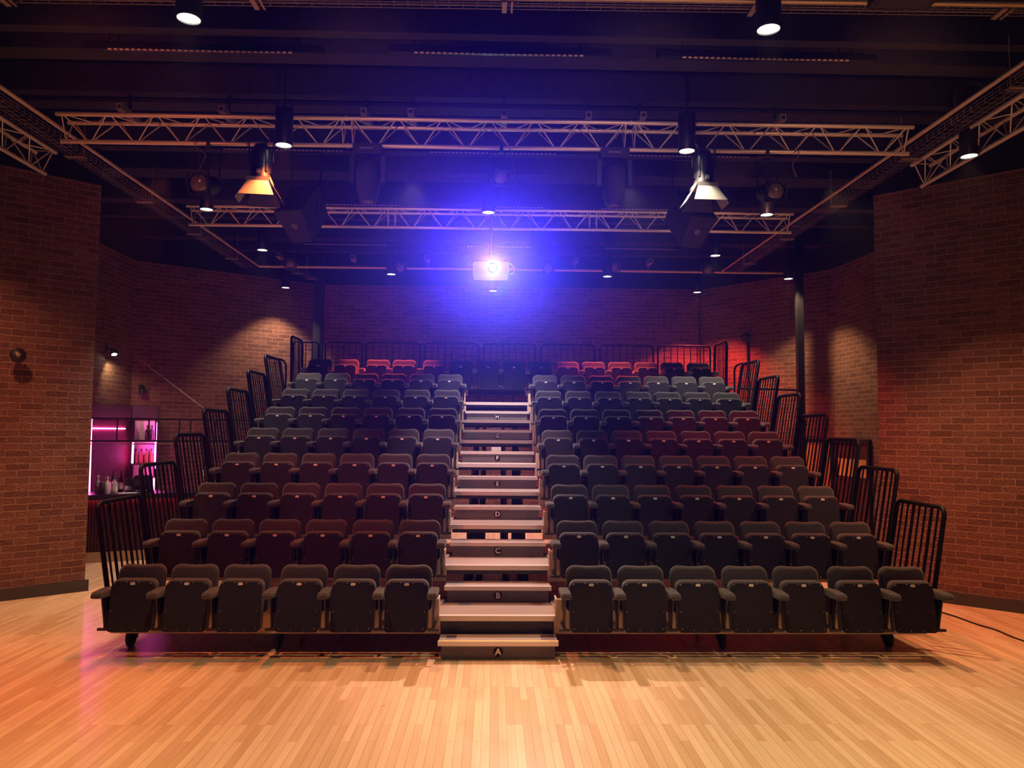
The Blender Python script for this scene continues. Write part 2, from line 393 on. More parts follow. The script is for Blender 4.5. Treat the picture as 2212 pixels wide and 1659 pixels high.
# --- platforms: one sliding tier each
def platform(k):
    y0 = D1+(k-1)*P; z = k*RISE; last = (k == NR)
    nm = 'tier behind row %s' % LET[k-1] if k < 9 else 'topmost tier under the back rail'
    t = thing('seating_platform', ('carpeted sliding seating platform, the ' + nm), 'platform', (0, y0, 0), 0, 'sliding seating tiers')
    ax = .60
    d = MB(); d.box(XB0, XB1, .0, P+.02, z-.04, z); d.obj('deck', 'carpet', t)
    n = MB()
    n.box(-.585, .585, -.028, .03, z-.046, z+.006); n.obj('nosing', 'nosing', t)
    f = MB()
    if k == 1: f.box(-.56, .56, -.012, .0, z-.185, z-.044)
    else: f.box(-.56, .56, -.012, .02, z-.092, z-.044)
    for bx in (-.19, .03, .25): f.lathe([(0, -.004), (.008, -.004), (.008, .004)], (bx, -.014, z-.075), (0, -1, 0), 8, 1)
    if k == 1:
        for bx in (-.36, 0, .38): f.lathe([(0, -.004), (.007, -.004), (.007, .004)], (bx, -.014, z-.155), (0, -1, 0), 8, 1)
    f.obj('front_bar', ['black_metal', 'screw'], t)
    for (a, b) in ((XB0, -ax), (ax, XB1)):
        if last and False: continue
        g = MB(); g.box(a, b, -.022, -.002, z-.172, z+.172)
        g.obj('fascia_board', 'pale_ply', t)
        c = MB(); e = -ax if b < 0 else ax; sg = 1 if b < 0 else -1
        c.box(min(e, e+sg*.012), max(e, e+sg*.012), -.02, .16, z-.172, z+.172); c.box(min(e, e+sg*.03), max(e, e+sg*.03), -.036, -.022, z-.172, z-.02); c.obj('end_plate', 'pale_ply', t)
    # steel legs running down to the floor
    for lx in (-3.7, -2.2, -.36, -.22, .12, .34, 2.3, 4.05):
        if k == 1 and abs(lx) < .5: continue
        yy = .10 if lx in (-.36, .12, -2.2, 2.3) else .16
        zb = .20 if k == 1 else .0
        l = MB(); l.box(lx-.022, lx+.022, yy, yy+.05, zb, z-.04); lo = l.obj('leg', 'black_metal', t)
        if k == 1 and lx in (-3.7, -2.2, 2.3, 4.05):
            wv = MB(); wv.lathe([(.0, -.022), (.08, -.022), (.095, -.012), (.095, .012), (.08, .022), (0, .022)], (lx, yy-.04, .095), (1, 0, 0), 20)
            wv.box(lx-.04, lx-.028, yy-.06, yy+.03, .08, .24); wv.box(lx+.028, lx+.04, yy-.06, yy+.03, .08, .24)
            wv.obj('castor_wheel', 'rubber', lo)
    if k > 1:
        b = MB(); b.box(XB0+.1, XB1-.1, P-.1, P-.05, z-.12, z-.04); b.obj('cross_beam', 'black_metal', t)
    return t
for k in range(1, NR+1): platform(k)

# --- loose-looking half steps up the aisle, each with its row letter
def letter_mesh(ch, size):
    c = bpy.data.curves.new('glyph', 'FONT'); c.body = ch; c.size = size; c.align_x = 'CENTER'; c.align_y = 'CENTER'; c.extrude = .0012; c.offset = .0022
    o = bpy.data.objects.new('glyph', c); COL.objects.link(o)
    bpy.context.view_layer.update()
    dg = bpy.context.evaluated_depsgraph_get(); me = bpy.data.meshes.new_from_object(o.evaluated_get(dg))
    bpy.data.objects.remove(o); bpy.data.curves.remove(c)
    me.materials.clear(); me.materials.append(M['letter']); return me
def step(k):                      # k = 1..8, letter LET[k-1]
    z0 = (k-1)*RISE; y1 = D1+(k-1)*P; y0 = y1-.3218; h = .1708
    ch = LET[k-1]
    t = thing('aisle_step', 'grey carpeted aisle step with the white letter %s on its riser' % ch, 'step', (.009, y0, z0), 0, 'lettered aisle steps')
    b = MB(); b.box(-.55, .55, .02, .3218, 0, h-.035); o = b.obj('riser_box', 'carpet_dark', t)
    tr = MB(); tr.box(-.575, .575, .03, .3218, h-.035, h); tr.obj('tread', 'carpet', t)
    if k == 1:
        pw = MB(); pw.box(-.51, -.41, .12, .24, h, h+.0012); pw.box(.42, .56, .08, .26, h, h+.0012); pw.obj('dark_patch', 'panel_grey', t)  # darker grey patches on the lowest tread
    n = MB(); n.box(-.583, .583, 0, .05, h-.04, h+.004)
    if k == 1: n.box(-.583, .583, .012, .042, h+.004, h+.0055, 1)
    n.obj('nosing', ['nosing', 'yellow'], t)
    d = MB(); d.lathe([(0, 0), (.046, 0), (.046, .004), (0, .004)], (0, .0185, h*.42), (0, -1, 0), 28); dd = d.obj('letter_disc', 'black_metal', t)
    me = letter_mesh(ch, .088); l = link('letter', me, dd, (0, .0125, h*.42)); l.rotation_euler = (PI/2, 0, 0)
    return t
for k in range(1, 9): step(k)

# --- tip-up seats
def seat_meshes():
    q = {}
    # folded seat: underside board tilted, lower edge nearer the camera
    def tilt(me, y_off=0):
        for v in me.vertices:
            x, y, z = v.co; v.co.y = y+(z-.735)*.15+y_off; v.co.z = z
        return me
    cu = MB(); cu.prism(rrect(.424, .275, .747, .072, .03), .006, .10); me = cu.mesh('seat_cushion', 'fabric'); bevel_mesh(me, .022, 3); q['cushion'] = tilt(me)
    bd = MB(); bd.prism(rrect(.405, .268, .732, .062, .028), -.012, .010)
    me = bd.mesh('seat_board', ['board', 'screw']); bevel_mesh(me, .004, 1)
    sc = MB()
    for x in (-.17, -.058, .058, .17): sc.lathe([(.0055, 0), (.004, .003), (0, .0035)], (x, -.012, .722 if abs(x) < .1 else .712), (0, -1, 0), 8)
    for x in (-.178, .178): sc.lathe([(.0055, 0), (.004, .003), (0, .0035)], (x, -.012, .46), (0, -1, 0), 8)
    for x in (-.17, -.058, .058, .17): sc.lathe([(.0055, 0), (.004, .003), (0, .0035)], (x, -.012, .29 if abs(x) < .1 else .302), (0, -1, 0), 8)
    scm = sc.mesh('seat_screws', 'screw'); bm = bmesh.new(); bm.from_mesh(me); n0 = len(bm.faces); bm.from_mesh(scm)
    bm.faces.ensure_lookup_table()
    for f in bm.faces[n0:]: f.material_index = 1
    bm.to_mesh(me); bm.free(); bpy.data.meshes.remove(scm); q['board'] = tilt(me)
    pl = MB(); pl.prism(rrect(.046, .699, .722, .010, .010, 5), -.017, -.012)
    pl.box(-.0135, -.004, -.0174, -.017, .705, .716, 1); pl.box(.004, .0135, -.0174, -.017, .705, .716, 1)
    q['plate'] = tilt(pl.mesh('number_plate', ['plate', 'plate_ink']))
    bk = MB(); bk.prism(rrect(.462, .42, .862, .088, .05, 6, .008), .135, .205); me = bk.mesh('backrest', 'fabric'); bevel_mesh(me, .030, 4, 50)
    for v in me.vertices: v.co.y += (v.co.z-.62)*.16
    q['back'] = me
    sh = MB(); sh.prism(rrect(.43, .40, .845, .08, .05, 6), .205, .222); me = sh.mesh('back_shell', 'board')
    for v in me.vertices: v.co.y += (v.co.z-.62)*.16
    q['shell'] = me
    ar = MB(); ar.prism([(-.20, .602), (-.21, .63), (-.185, .662), (-.02, .668), (.15, .655), (.17, .60), (.0, .585)], -.046, .046, plane='yz')
    me = ar.mesh('armrest', 'fabric'); bevel_mesh(me, .026, 4, 20); q['arm'] = me
    st = MB(); st.box(-.011, .011, -.02, .235, .42, .60); st.box(-.011, .011, .02, .06, .26, .6)
    st.prism([(-.08, .585), (.12, .585), (.12, .30), (.03, .26), (-.01, .30)], -.006, .006, plane='yz')
    st.box(-.055, .055, -.035, -.01, .268, .292); st.box(-.010, .010, -.01, .25, .262, .295)
    q['stan'] = st.mesh('stanchion', 'black_metal')
    return q
Q = seat_meshes()
def make_seat(both):
    t = thing('theatre_seat', '', 'seat', group='tip-up theatre seats')
    link('backrest', Q['back'], t); link('back_shell', Q['shell'], t)
    c = link('seat_cushion', Q['cushion'], t)
    b = link('seat_board', Q['board'], c); link('number_plate', Q['plate'], c)
    for s in ((-1, 1) if both else (-1,)):
        link('armrest', Q['arm'], t, (s*.259, 0, 0)); link('stanchion', Q['stan'], t, (s*.259, 0, 0))
    return t
proto = {False: make_seat(False), True: make_seat(True)}; used = set()
def place_seat(x, k, label, both):
    p = proto[both]
    if both in used: o = copy_tree(p)
    else: o = p; used.add(both)
    o.location = (x, DS+(k-1)*P, (k-1)*RISE); o['label'] = label; o['group'] = 'tip-up theatre seats'
    return o
for k in range(1, 9):
    a, b = ROW_X[k]
    for i, x in enumerate(a):
        n = 6-i
        place_seat(x, k, 'charcoal tip-up seat in row %s, %s left of the lettered aisle%s' % (LET[k-1], ORD[n], ', at the bar-side rail' if n == 6 else ''), i == 5)
    for i, x in enumerate(b):
        n = i+1
        place_seat(x, k, 'charcoal tip-up seat in row %s, %s right of the lettered aisle%s' % (LET[k-1], ORD[n], ', at the door-side rail' if n == 7 else ''), i == 6)
for i, x in enumerate(ROW9):
    extra = ''
    if i == 6: lab = 'charcoal tip-up seat in the top row across the aisle head, the left one'
    elif i == 7: lab = 'charcoal tip-up seat in the top row across the aisle head, the right one'
    else: lab = 'charcoal tip-up seat in the back row under the rear rail, %s from the left' % ORD[i+1]
    place_seat(x, 9, lab, i == 14)

# --- guard rails: hooped tube frame, bars as parts
def hoop(w, h, r, n=5):
    p = [(0, 0)]
    for i in range(n+1):
        a = math.radians(180-90*i/n); p.append((r+r*math.cos(a), h-r+r*math.sin(a)))
    for i in range(n+1):
        a = math.radians(90-90*i/n); p.append((w-r+r*math.cos(a), h-r+r*math.sin(a)))
    p.append((w, 0)); return p
def side_rail(k, side, label, lean=.165, wd=.92, h=1.1, yoff=.03, zoff=0, xb=None, nb=7, capm=True):
    """stands on the edge of platform k, leaning outwards"""
    z = k*RISE+zoff; x = xb if xb is not None else (-3.87 if side < 0 else 4.455)
    t = thing('guard_rail', label, 'rail', (x, D1+(k-1)*P+yoff, z), 0, 'leaning side guard rails')
    pt = lambda y, zz: (side*lean*zz, y, zz)
    f = MB(); f.tube([pt(a, b) for a, b in hoop(wd, h, .09)], .025, 10); f.tube([pt(0, .06), pt(wd, .06)], .014, 6)
    f.obj('frame', 'rail_black', t)
    for i in range(nb):
        y = wd*(i+1)/(nb+1); thick = i in (1, 4)
        b = MB(); hw = .024 if thick else .013
        b.obox(Vector(pt(y, (h+.06)/2)), (.005, 0, 0), (0, hw, 0), Vector((side*lean, 0, 1))*((h-.07)/2)); b.obj('bar', 'rail_black', t)
    br = MB(); a_, b_ = (-.13, .03) if side > 0 else (-.03, .13)
    br.box(a_, b_, .02, .07, -.0, .05); br.box(a_, b_, wd-.07, wd-.02, -.0, .05); br.obj('foot_bracket', 'black_metal', t)
    c = MB(); c.lathe([(0, -.012), (.024, -.012), (.024, .012), (0, .012)], pt(.012, h-.05), (0, .5, .85), 12); c.obj('end_cap', 'chrome', t)
    return t
for k in range(1, 8):
    side_rail(k, -1, 'black leaning guard rail at the bar-side end of row %s' % (LET[k] if k < 8 else ''), )
    side_rail(k, 1, 'black leaning guard rail at the door-side end of row %s' % (LET[k] if k < 8 else ''))
def small_hoop(side, x):
    t = thing('hand_hoop', 'small black tube hoop beside the top guard rail on the %s' % ('bar side' if side < 0 else 'door side'), 'rail', (x, D1+7*P+.05, 8*RISE), 0, 'small tube hoops')
    f = MB(); f.tube([(-side*.38, .72, .02), (0, .72, .02), (0, .72, .72)]+[(side*.03, .70, .80), (side*.10, .66, .84), (side*.24, .45, .84)], .02, 8); f.obj('tube', 'rail_black', t)
small_hoop(-1, -4.13); small_hoop(1, 4.72)
side_rail(9, -1, 'black upright guard rail closing the bar-side end of the top row', .02, .85, .98, .02, 0, -4.06, 7)
side_rail(9, 1, 'black upright guard rail closing the door-side end of the top row', .03, .85, .98, .02, 0, 4.60, 7)
# rear rails
ends = [(633, 688), (703, 782), (791, 907), (918, 1034), (1045, 1156), (1169, 1284), (1296, 1411), (1421, 1534)]
RY = 15.82
def px2x(px, y=RY):
    X = (px-1106)/F_PX; d = fw+r2*X-u2*((750-829.5)/F_PX); return -.0562+d.x*(y/d.y)
for i, (a, b) in enumerate(ends):
    xa, xb = px2x(a), px2x(b); wd = xb-xa
    t = thing('rear_rail', 'black hooped rail behind the back row, %s panel from the left' % ORD[i+1], 'rail', (xa, RY, 9*RISE), 0, 'rear guard rails')
    f = MB(); f.tube([(p, 0, q) for p, q in hoop(wd, .965, .08)], .019, 8); f.tube([(0, 0, .07), (wd, 0, .07)], .013, 6); f.obj('frame', 'rail_black', t)
    nb = max(2, round(wd/.135)-1)
    for j in range(nb):
        x = wd*(j+1)/(nb+1); bb = MB(); bb.tube([(x, 0, .07), (x, 0, .95)], .009, 6); bb.obj('bar', 'rail_black', t)
# thin handrail on the angled wall
mb = MB(); mb.tube([(4.75, 14.6, 3.08), (6.06, 15.0, 3.08)], .02, 8); tag(mb.obj('handrail', 'rail_black'), 'short black handrail reaching from the side rail to the slim post', 'rail')

# ------------------------------------------------------------------ overhead rig
def at(px, py, Y):
    """point of the photograph's sight line at depth Y"""
    d = fw+r2*((px-1106)/F_PX)-u2*((py-829.5)/F_PX); t = Y/d.y
    return Vector((-.0562+d.x*t, Y, 2.1972+d.z*t))
def truss(label, a, b, side, joints=(), cr=.025):
    """triangular truss, apex down; a,b = ends of the first top chord, side = horizontal offset to the second"""
    a = Vector(a); b = Vector(b); side = Vector(side); dn = Vector((0, 0, -.268))+side*.5
    t = thing('lighting_truss', label, 'truss', a, 0, 'triangular lighting trusses'); L = (b-a).length; u = (b-a)/L
    for o, inset in ((Vector((0, 0, 0)), 0), (side, 0), (dn, 0)):
        mb = MB(); mb.tube([o, o+u*L], cr, 12)
        for j in joints: mb.tube([o+u*(j-.012), o+u*(j+.012)], cr*1.25, 12)
        mb.obj('chord', 'alu', t)
    cuts = [0.06]+[x for j in joints for x in (j-.055, j+.055)]+[L-.06]
    for p, q in ((Vector(), dn), (side, dn), (Vector(), side)):
        mb = MB()
        for i in range(0, len(cuts), 2):
            s0, s1 = cuts[i], cuts[i+1]; n = max(2, round((s1-s0)/.253)); st = (s1-s0)/n
            mb.tube([p+u*s0, q+u*s0], .008, 6); mb.tube([p+u*s1, q+u*s1], .008, 6)
            for k in range(n):
                A, B = (p, q) if k % 2 == 0 else (q, p)
                mb.tube([A+u*(s0+k*st+.02), B+u*(s0+(k+1)*st-.02)], .008, 6)
        mb.obj('bracing', 'alu', t)
    return t
ty1, ty2, ZT = 8.35, 11.75, 5.713
truss('front silver lighting truss spanning above the first rows', (-4.99, ty1, ZT-.0), (4.75, ty1, ZT+.02), (0, .24, 0), (3.24, 6.47))
truss('second silver lighting truss, the one behind the hanging projector', (-4.91, ty2, ZT-.01), (4.72, ty2, ZT), (0, .24, 0), (3.2, 6.42))
truss('silver truss end above the brick wing wall on the bar side', (-5.50, 6.2, 5.6), (-5.50, 9.25, 5.6), (-.24, 0, 0))
truss('silver truss end above the brick wing wall on the door side', (5.20, 5.2, 5.6), (5.20, 9.2, 5.6), (.24, 0, 0))

# grid pipes and the wire baskets that run beside them
def pipe(label, pts, r=.024, name='grid_pipe'):
    mb = MB(); mb.tube(pts, r, 10); o = mb.obj(name, 'pipe'); return tag(o, label, 'pipe', 'overhead grid pipes')
pipe('overhead grid pipe running back above the bar side', [(-5.02, 6.4, 5.6), (-4.97, 15.62, 5.6)])
pipe('overhead grid pipe running back above the door side', [(4.76, 5.9, 5.6), (4.71, 15.5, 5.6)])
pipe('rear cross pipe above the top row', [(-4.97, 15.62, 5.6), (6.3, 15.62, 5.6)], .03)
pipe('front cross pipe at the very top of the hall', [(-5.2, 5.80, 5.62), (5.0, 5.66, 5.62)])
def basket(label, a, b, off, w=.2, h=.07):
    a = Vector(a); b = Vector(b); off = Vector(off).normalized(); L = (b-a).length; u = (b-a)/L
    t = thing('cable_basket', label, 'cable tray', a, 0, 'wire cable baskets')
    mb = MB(); r = .0036 if abs(off.y) > .5 else .0021
    lines = [off*0+Vector((0, 0, h))]+[off*(w*i/3) for i in range(4)]+[off*w+Vector((0, 0, h)), off*0+Vector((0, 0, h*.5)), off*w+Vector((0, 0, h*.5))]
    for o in lines: mb.tube([o, o+u*L], r, 4, cap=False)
    n = int(L/.11)
    for i in range(n+1):
        o = u*(L*i/n); mb.tube([o+Vector((0, 0, h)), o, o+off*w, o+off*w+Vector((0, 0, h))], r, 4, cap=False)
    mb.obj('wire_mesh', 'steel', t)
    k = max(2, round(L/2.0))
    for i in range(k):
        o = u*(L*(i+.5)/k); g = MB()
        g.obox(o+off*w*.5+Vector((0, 0, -.02)), off*(w*.6), u*.02, (0, 0, .008)); g.obox(o+off*w*.5+Vector((0, 0, -.02))+u*.06, off*(w*.6), u*.008, (0, 0, .008))
        g.tube([o-off*.01, o-off*.01+Vector((0, 0, .5))], .006, 6); g.obj('hanger', 'steel', t)
    return t
basket('wire cable basket beside the bar-side grid pipe', (-5.10, 6.4, 5.52), (-5.05, 15.4, 5.52), (-1, 0, 0))
basket('wire cable basket beside the door-side grid pipe', (4.84, 5.9, 5.52), (4.79, 15.3, 5.52), (1, 0, 0))
basket('wire cable basket along the front cross pipe', (-5.0, 5.845, 5.62), (5.0, 5.705, 5.62), (0, 1, 0), .13)
basket('short wire cable basket from the rear pipe to the wide post', (-4.45, 15.75, 5.56), (-4.12, 16.85, 5.56), (1, -.3, 0), .14)

# pendant downlights
ZD = 5.3
def downlight(x, y, col, power, label, size=84, lamp=True):
    t = thing('pendant_downlight', label, 'ceiling light', (x, y, ZD), 0, 'black pendant downlights')
    b = MB(); b.lathe([(.084, .0), (.092, 0), (.095, .01), (.095, .40), (.085, .41), (0, .41)], n=28)
    b.lathe([(.084, 0), (.084, .03)], n=28); b.obj('body', 'spot_body', t)
    zt = (BZ if any(a_ <= y <= b_ for a_, b_, _c, _d in beams) else 6.62)-ZD
    s = MB(); s.tube([(0, 0, .41), (0, 0, zt)], .012, 8); s.box(-.05, .05, -.05, .05, zt-.02, zt); s.obj('stem', 'black_metal', t)
    for hx in (-.075, .075):
        h = MB(); h.box(hx-.012, hx+.012, -.012, .012, .40, .46); h.obj('lug', 'black_metal', t)
    d = MB(); d.lathe([(0, .012), (.083, .012), (.083, .016), (0, .016)], n=28); d.obj('disc', 'disc', t)
    spot('downlight_lamp', (x, y, ZD-.012), (x, y, 0), power, col, size, .55, .07)
    return t
DL = [(-2.395, 5.58, WARM, 300, 'nearest black pendant downlight, upper left of the hall ceiling', 64),
      (2.032, 5.56, (1, .64, .32), 300, 'nearest black pendant downlight, upper right of the hall ceiling', 64),
      (-2.379, 8.11, ORANGE, 520, 'pendant downlight with an orange glow in front of the front truss', 88),
      (2.049, 8.08, WHITE, 190, 'white pendant downlight in front of the front truss, beside the moving head', 84),
      (5.219, 8.09, (1, .43, .20), 460, 'pendant downlight beside the truss end on the door side', 94),
      (-4.145, 10.58, WHITE, 300, 'pendant downlight at the bar-side end of the second truss', 80),
      (-0.157, 10.53, (1, .62, .60), 900, 'pendant downlight directly above the projector', 56),
      (3.80, 10.44, RED, 560, 'pendant downlight with a red edge at the door-side end of the second truss', 80),
      (-4.087, 12.97, WHITE, 460, 'pendant downlight beside the bar-side pipe, behind the second truss', 84),
      (3.801, 12.93, WHITE, 520, 'pendant downlight beside the door-side pipe, behind the second truss', 84),
      (-4.631, 16.42, WARM, 340, 'rear pendant downlight in front of the bar-side brick wall', 100),
      (-2.119, 14.86, (1, .09, .03), 1500, 'rear pendant downlight glowing red, left of the projector', 66),
      (2.188, 14.81, (1, .09, .03), 1500, 'rear pendant downlight glowing red, right of the projector', 66),
      (-0.095, 16.50, (1, .62, .62), 1300, 'small rear pendant downlight below the projector', 46),
      (4.416, 16.37, (1, .09, .05), 1100, 'rear pendant downlight washing the corner wall red', 104),
      (5.836, 14.81, (1, .62, .28), 420, 'rear pendant downlight beside the slim black post', 104)]
for d in DL: downlight(*d)

# --- theatre lanterns
def pc_spot(label, lens, hang_z, s=1.0, tilt=12, yaw=0, clamp_y=None):
    """plano-convex lantern: lens towards the seats' front, square colour frame, yoke and clamp"""
    lens = Vector(lens); t = thing('spotlight', label, 'spotlight', lens, 0, 'plain round-lens spotlights')
    R = Euler((math.radians(tilt), 0, math.radians(yaw))).to_matrix()
    T = lambda x, y, z: R @ (Vector((x, y, z))*s)
    ax = R @ Vector((0, 1, 0))
    b = MB(); b.lathe([(0, .38*s), (.06*s, .38*s), (.085*s, .34*s), (.085*s, .10*s), (.10*s, .05*s), (.105*s, .01*s)], (0, 0, 0), ax, 20)
    for i in range(4): b.lathe([(.085*s, (.15+i*.05)*s), (.098*s, (.155+i*.05)*s), (.098*s, (.165+i*.05)*s), (.085*s, (.17+i*.05)*s)], (0, 0, 0), ax, 20)
    b.obj('housing', 'spot_body', t)
    f = MB()
    for (cx, cz, hx, hz) in ((0, .108, .125, .012), (0, -.108, .125, .012), (.113, 0, .012, .125), (-.113, 0, .012, .125)):
        f.obox(T(cx, 0, cz), R @ Vector((hx*s, 0, 0)), R @ Vector((0, .012*s, 0)), R @ Vector((0, 0, hz*s)))
    f.obj('colour_frame', 'spot_body', t)
    l = MB(); l.lathe([(0, -.012*s), (.05*s, -.006*s), (.09*s, .01*s), (.098*s, .02*s)], (0, 0, 0), ax, 24); l.obj('lens', 'lens', t)
    y = MB(); p1 = T(-.12, .2, 0); p2 = T(.12, .2, 0); top = hang_z-lens.z-.06; cy = p1.y if clamp_y is None else clamp_y-lens.y
    y.tube([p1, (p1.x, cy, top), (p2.x, cy, top), p2], .010*s, 6); y.obj('yoke', 'spot_body', t)
    c = MB(); c.box(-.02+0, .02, cy-.03, cy+.03, top, top+.085); c.obj('clamp', 'spot_body', t)
    return t
CB = ty1+.12; ZBOT = 5.445
pc_spot('dull-lensed spotlight on the front truss, bar-side end', at(428, 396, 8.2), ZBOT, 1.05, 14, -6, CB)
pc_spot('dull-lensed spotlight on the front truss, door-side end', at(1677, 413, 8.2), ZBOT+.02, 1.0, 14, 6, CB)
for px, py, lab in ((627, 570, 'rear spotlight at the corner of the bar-side pipe'), (865, 578, 'rear spotlight left of the projector beside a red downlight'),
                    (1184, 581, 'rear spotlight just right of the projector'), (1327, 578, 'rear spotlight above a red downlight, right of the projector'),
                    (1531, 583, 'rear spotlight at the corner of the door-side pipe')):
    pc_spot(lab, at(px, py, 15.15), 6.1, .98, 20, 0, 15.3)
def barndoor_spot(label, x, z, turn):
    y = 8.22; t = thing('barn_door_spotlight', label, 'spotlight', (x, y, z), math.radians(turn), 'spotlights with splayed flaps')
    b = MB(); b.lathe([(0, .44), (.07, .44), (.10, .38), (.10, .12), (.115, .08), (.115, .05)], n=24)
    for i in range(8):
        a = 2*PI*i/8; b.obox((math.cos(a)*.103, math.sin(a)*.103, .25), (math.cos(a)*.008, math.sin(a)*.008, 0), (-math.sin(a)*.012, math.cos(a)*.012, 0), (0, 0, .12))
    b.obj('housing', 'spot_body', t)
    f = MB(); f.box(-.125, .125, -.125, .125, .015, .05); f.box(-.02, .02, -.135, -.125, .09, .13); f.obj('flange', 'flap', t)
    for k, (sx, sy) in enumerate(((0, -1), (0, 1), (1, 0), (-1, 0))):
        m_ = MB(); tw, bw, ln, sp = .105, .185, .23, math.radians(32)
        d = Vector((sx, sy, 0)); e = Vector((-sy, sx, 0)); o0 = d*.12+Vector((0, 0, .012)); o1 = o0+(d*math.sin(sp)+Vector((0, 0, -math.cos(sp))))*ln
        n = (d*math.cos(sp)+Vector((0, 0, math.sin(sp))))*.003
        if sx: bw = .12
        vs = [o0-e*tw, o0+e*tw, o1+e*bw, o1-e*bw]; vs = vs+[q+n for q in vs]
        m_.add(vs, [(0,1,2,3),(7,6,5,4),(0,4,5,1),(1,5,6,2),(2,6,7,3),(3,7,4,0)]); m_.obj('flap', 'flap' if k != 1 else 'spot_body', t)
    l = MB(); l.lathe([(0, .03), (.08, .035), (.1, .05)], n=24); l.obj('lens', 'lens', t)
    yk = MB(); yk.tube([(-.13, 0, .25), (-.13, 0, ZBOT-z-.05), (.13, 0, ZBOT-z-.05), (.13, 0, .25)], .010, 6); yk.obj('yoke', 'spot_body', t)
    c = MB(); c.box(-.02, .02, -.02, CB-y+.03, ZBOT-z-.06, ZBOT-z-.02); c.box(-.02, .02, CB-y-.03, CB-y+.03, ZBOT-z-.06, ZBOT-z+.02); c.obj('clamp', 'spot_body', t)
    return t
barndoor_spot('barn-door spotlight with an orange-lit flap under the front truss', -2.655, 4.90, 7)
barndoor_spot('barn-door spotlight with a white-lit flap under the front truss', 2.275, 4.915, 2)
def moving_head(label, x):
    t = thing('moving_head', label, 'spotlight', (x, CB-.08, 4.77), 0, 'dark moving-head lights')
    b = MB(); b.box(-.16, .16, -.12, .12, .52, .64); b.obj('base', 'spot_body', t)
    s = MB(); s.box(-.085, .065, -.124, -.12, .575, .590); s.obj('display', 'sock', t)
    for sx in (-1, 1):
        a = MB(); a.prism([(sx*.20, .52), (sx*.15, .52), (sx*.15, .22), (sx*.20, .22)], -.06, .06); a.obj('yoke_arm', 'spot_body', t)
    h = MB(); h.lathe([(0, 0), (.09, 0), (.098, .01), (.125, .10), (.142, .28), (.138, .42), (.10, .47), (0, .48)], n=26); ho = h.obj('head', 'speaker_grille', t)
    l = MB(); l.lathe([(0, -.004), (.05, -.003), (.075, .002)], n=24); l.obj('lens', 'lens', ho)
    for cx in (-.09, .09):
        c = MB(); c.box(cx-.02, cx+.02, .03, .13, .64, .69); c.obj('clamp', 'spot_body', t)
    return t
moving_head('dark moving-head light under the front truss, left of the projector', -1.50)
moving_head('dark moving-head light under the front truss, right of the projector', 1.29)
pc_spot('small black spotlight at the middle of the front truss', at(1083, 385, 8.3), ZBOT+.01, .8, 35, 25, CB)
# cables drooping from the fixtures
def cable(label, pts, r=.006, mt='rubber', name='power_cable', group='drooping rig cables', cat='cable'):
    # smooth the polyline
    P_ = [Vector(p) for p in pts]; out = []
    for i in range(len(P_)-1):
        p0 = P_[max(i-1, 0)]; p1 = P_[i]; p2 = P_[i+1]; p3 = P_[min(i+2, len(P_)-1)]
        for k in range(6):
            s_ = k/6; out.append(.5*((2*p1)+(p2-p0)*s_+(2*p0-5*p1+4*p2-p3)*s_*s_+(3*p1-p0-3*p2+p3)*s_**3))
    out.append(P_[-1]); mb = MB(); mb.tube(out, r, 6); return tag(mb.obj(name, mt), label, cat, group)
cable('thin cable drooping to the bar-side dull spotlight', [at(420, 300, 8.47), at(423, 318, 8.3), at(444, 335, 8.25), at(434, 358, 8.25), at(427, 385, 8.4)], .005, 'sock')
cable('thin cable drooping to the orange-lit barn-door spotlight', [at(533, 303, 8.47), at(535, 318, 8.3), at(552, 332, 8.25), at(560, 345, 8.3)], .005, 'sock')
cable('thin cable drooping to the white-lit barn-door spotlight', [at(1545, 315, 8.47), at(1541, 328, 8.3), at(1530, 342, 8.3), at(1525, 352, 8.3)], .005, 'sock')
cable('looped cable with loose plug by the door-side dull spotlight', [at(1722, 318, 8.47), at(1725, 335, 8.3), at(1712, 356, 8.25), at(1721, 383, 8.25)], .006, 'sock')
cable('purple-lit cable hanging by the middle spotlight', [at(1100, 318, 8.47), at(1106, 345, 8.3), at(1111, 368, 8.3), at(1106, 385, 8.4)], .005, 'sock')

# hanging loudspeakers
def loudspeaker(label, c, tilt, yaw):
    t = thing('loudspeaker', label, 'speaker', c, 0, 'hanging black loudspeakers')
    R = (Euler((0, 0, math.radians(yaw))).to_matrix() @ Euler((math.radians(tilt), 0, 0)).to_matrix())
    b = MB(); b.prism([(-.21, -.24), (.21, -.24), (.15, .26), (-.15, .26)], -.32, .32, plane='xy')
    b.v = [tuple(R @ Vector(v)) for v in b.v]; b.obj('cabinet', 'speaker_grille', t)
    g = MB(); g.obox(R @ Vector((0, -.248, 0)), R @ Vector((.19, 0, 0)), R @ Vector((0, .006, 0)), R @ Vector((0, 0, .30))); g.obj('grille', 'speaker_grille', t)
    p = MB(); p.lathe([(0, 0), (.045, 0), (.045, .006), (.012, .006), (.012, .003), (0, .003)], R @ Vector((0, 0, -.32)), R @ Vector((0, 0, -1)), 20); p.obj('socket', 'sock', t)
    y = MB(); top = 6.1-c[2]; y.tube([R @ Vector((-.2, 0, 0)), (-.2, .1, .5), (-.2, .1, top)], .012, 6); y.tube([R @ Vector((.2, 0, 0)), (.2, .1, .5), (.2, .1, top)], .012, 6); y.box(-.22, .22, .08, .12, top-.02, top); y.obj('bracket', 'spot_body', t)
    return t
loudspeaker('black hanging loudspeaker on the bar side, below the second truss', (-2.72, 10.35, 5.20), -42, -18)
loudspeaker('black hanging loudspeaker on the door side, behind the white-lit spotlight', (2.66, 10.35, 5.20), -42, 18)

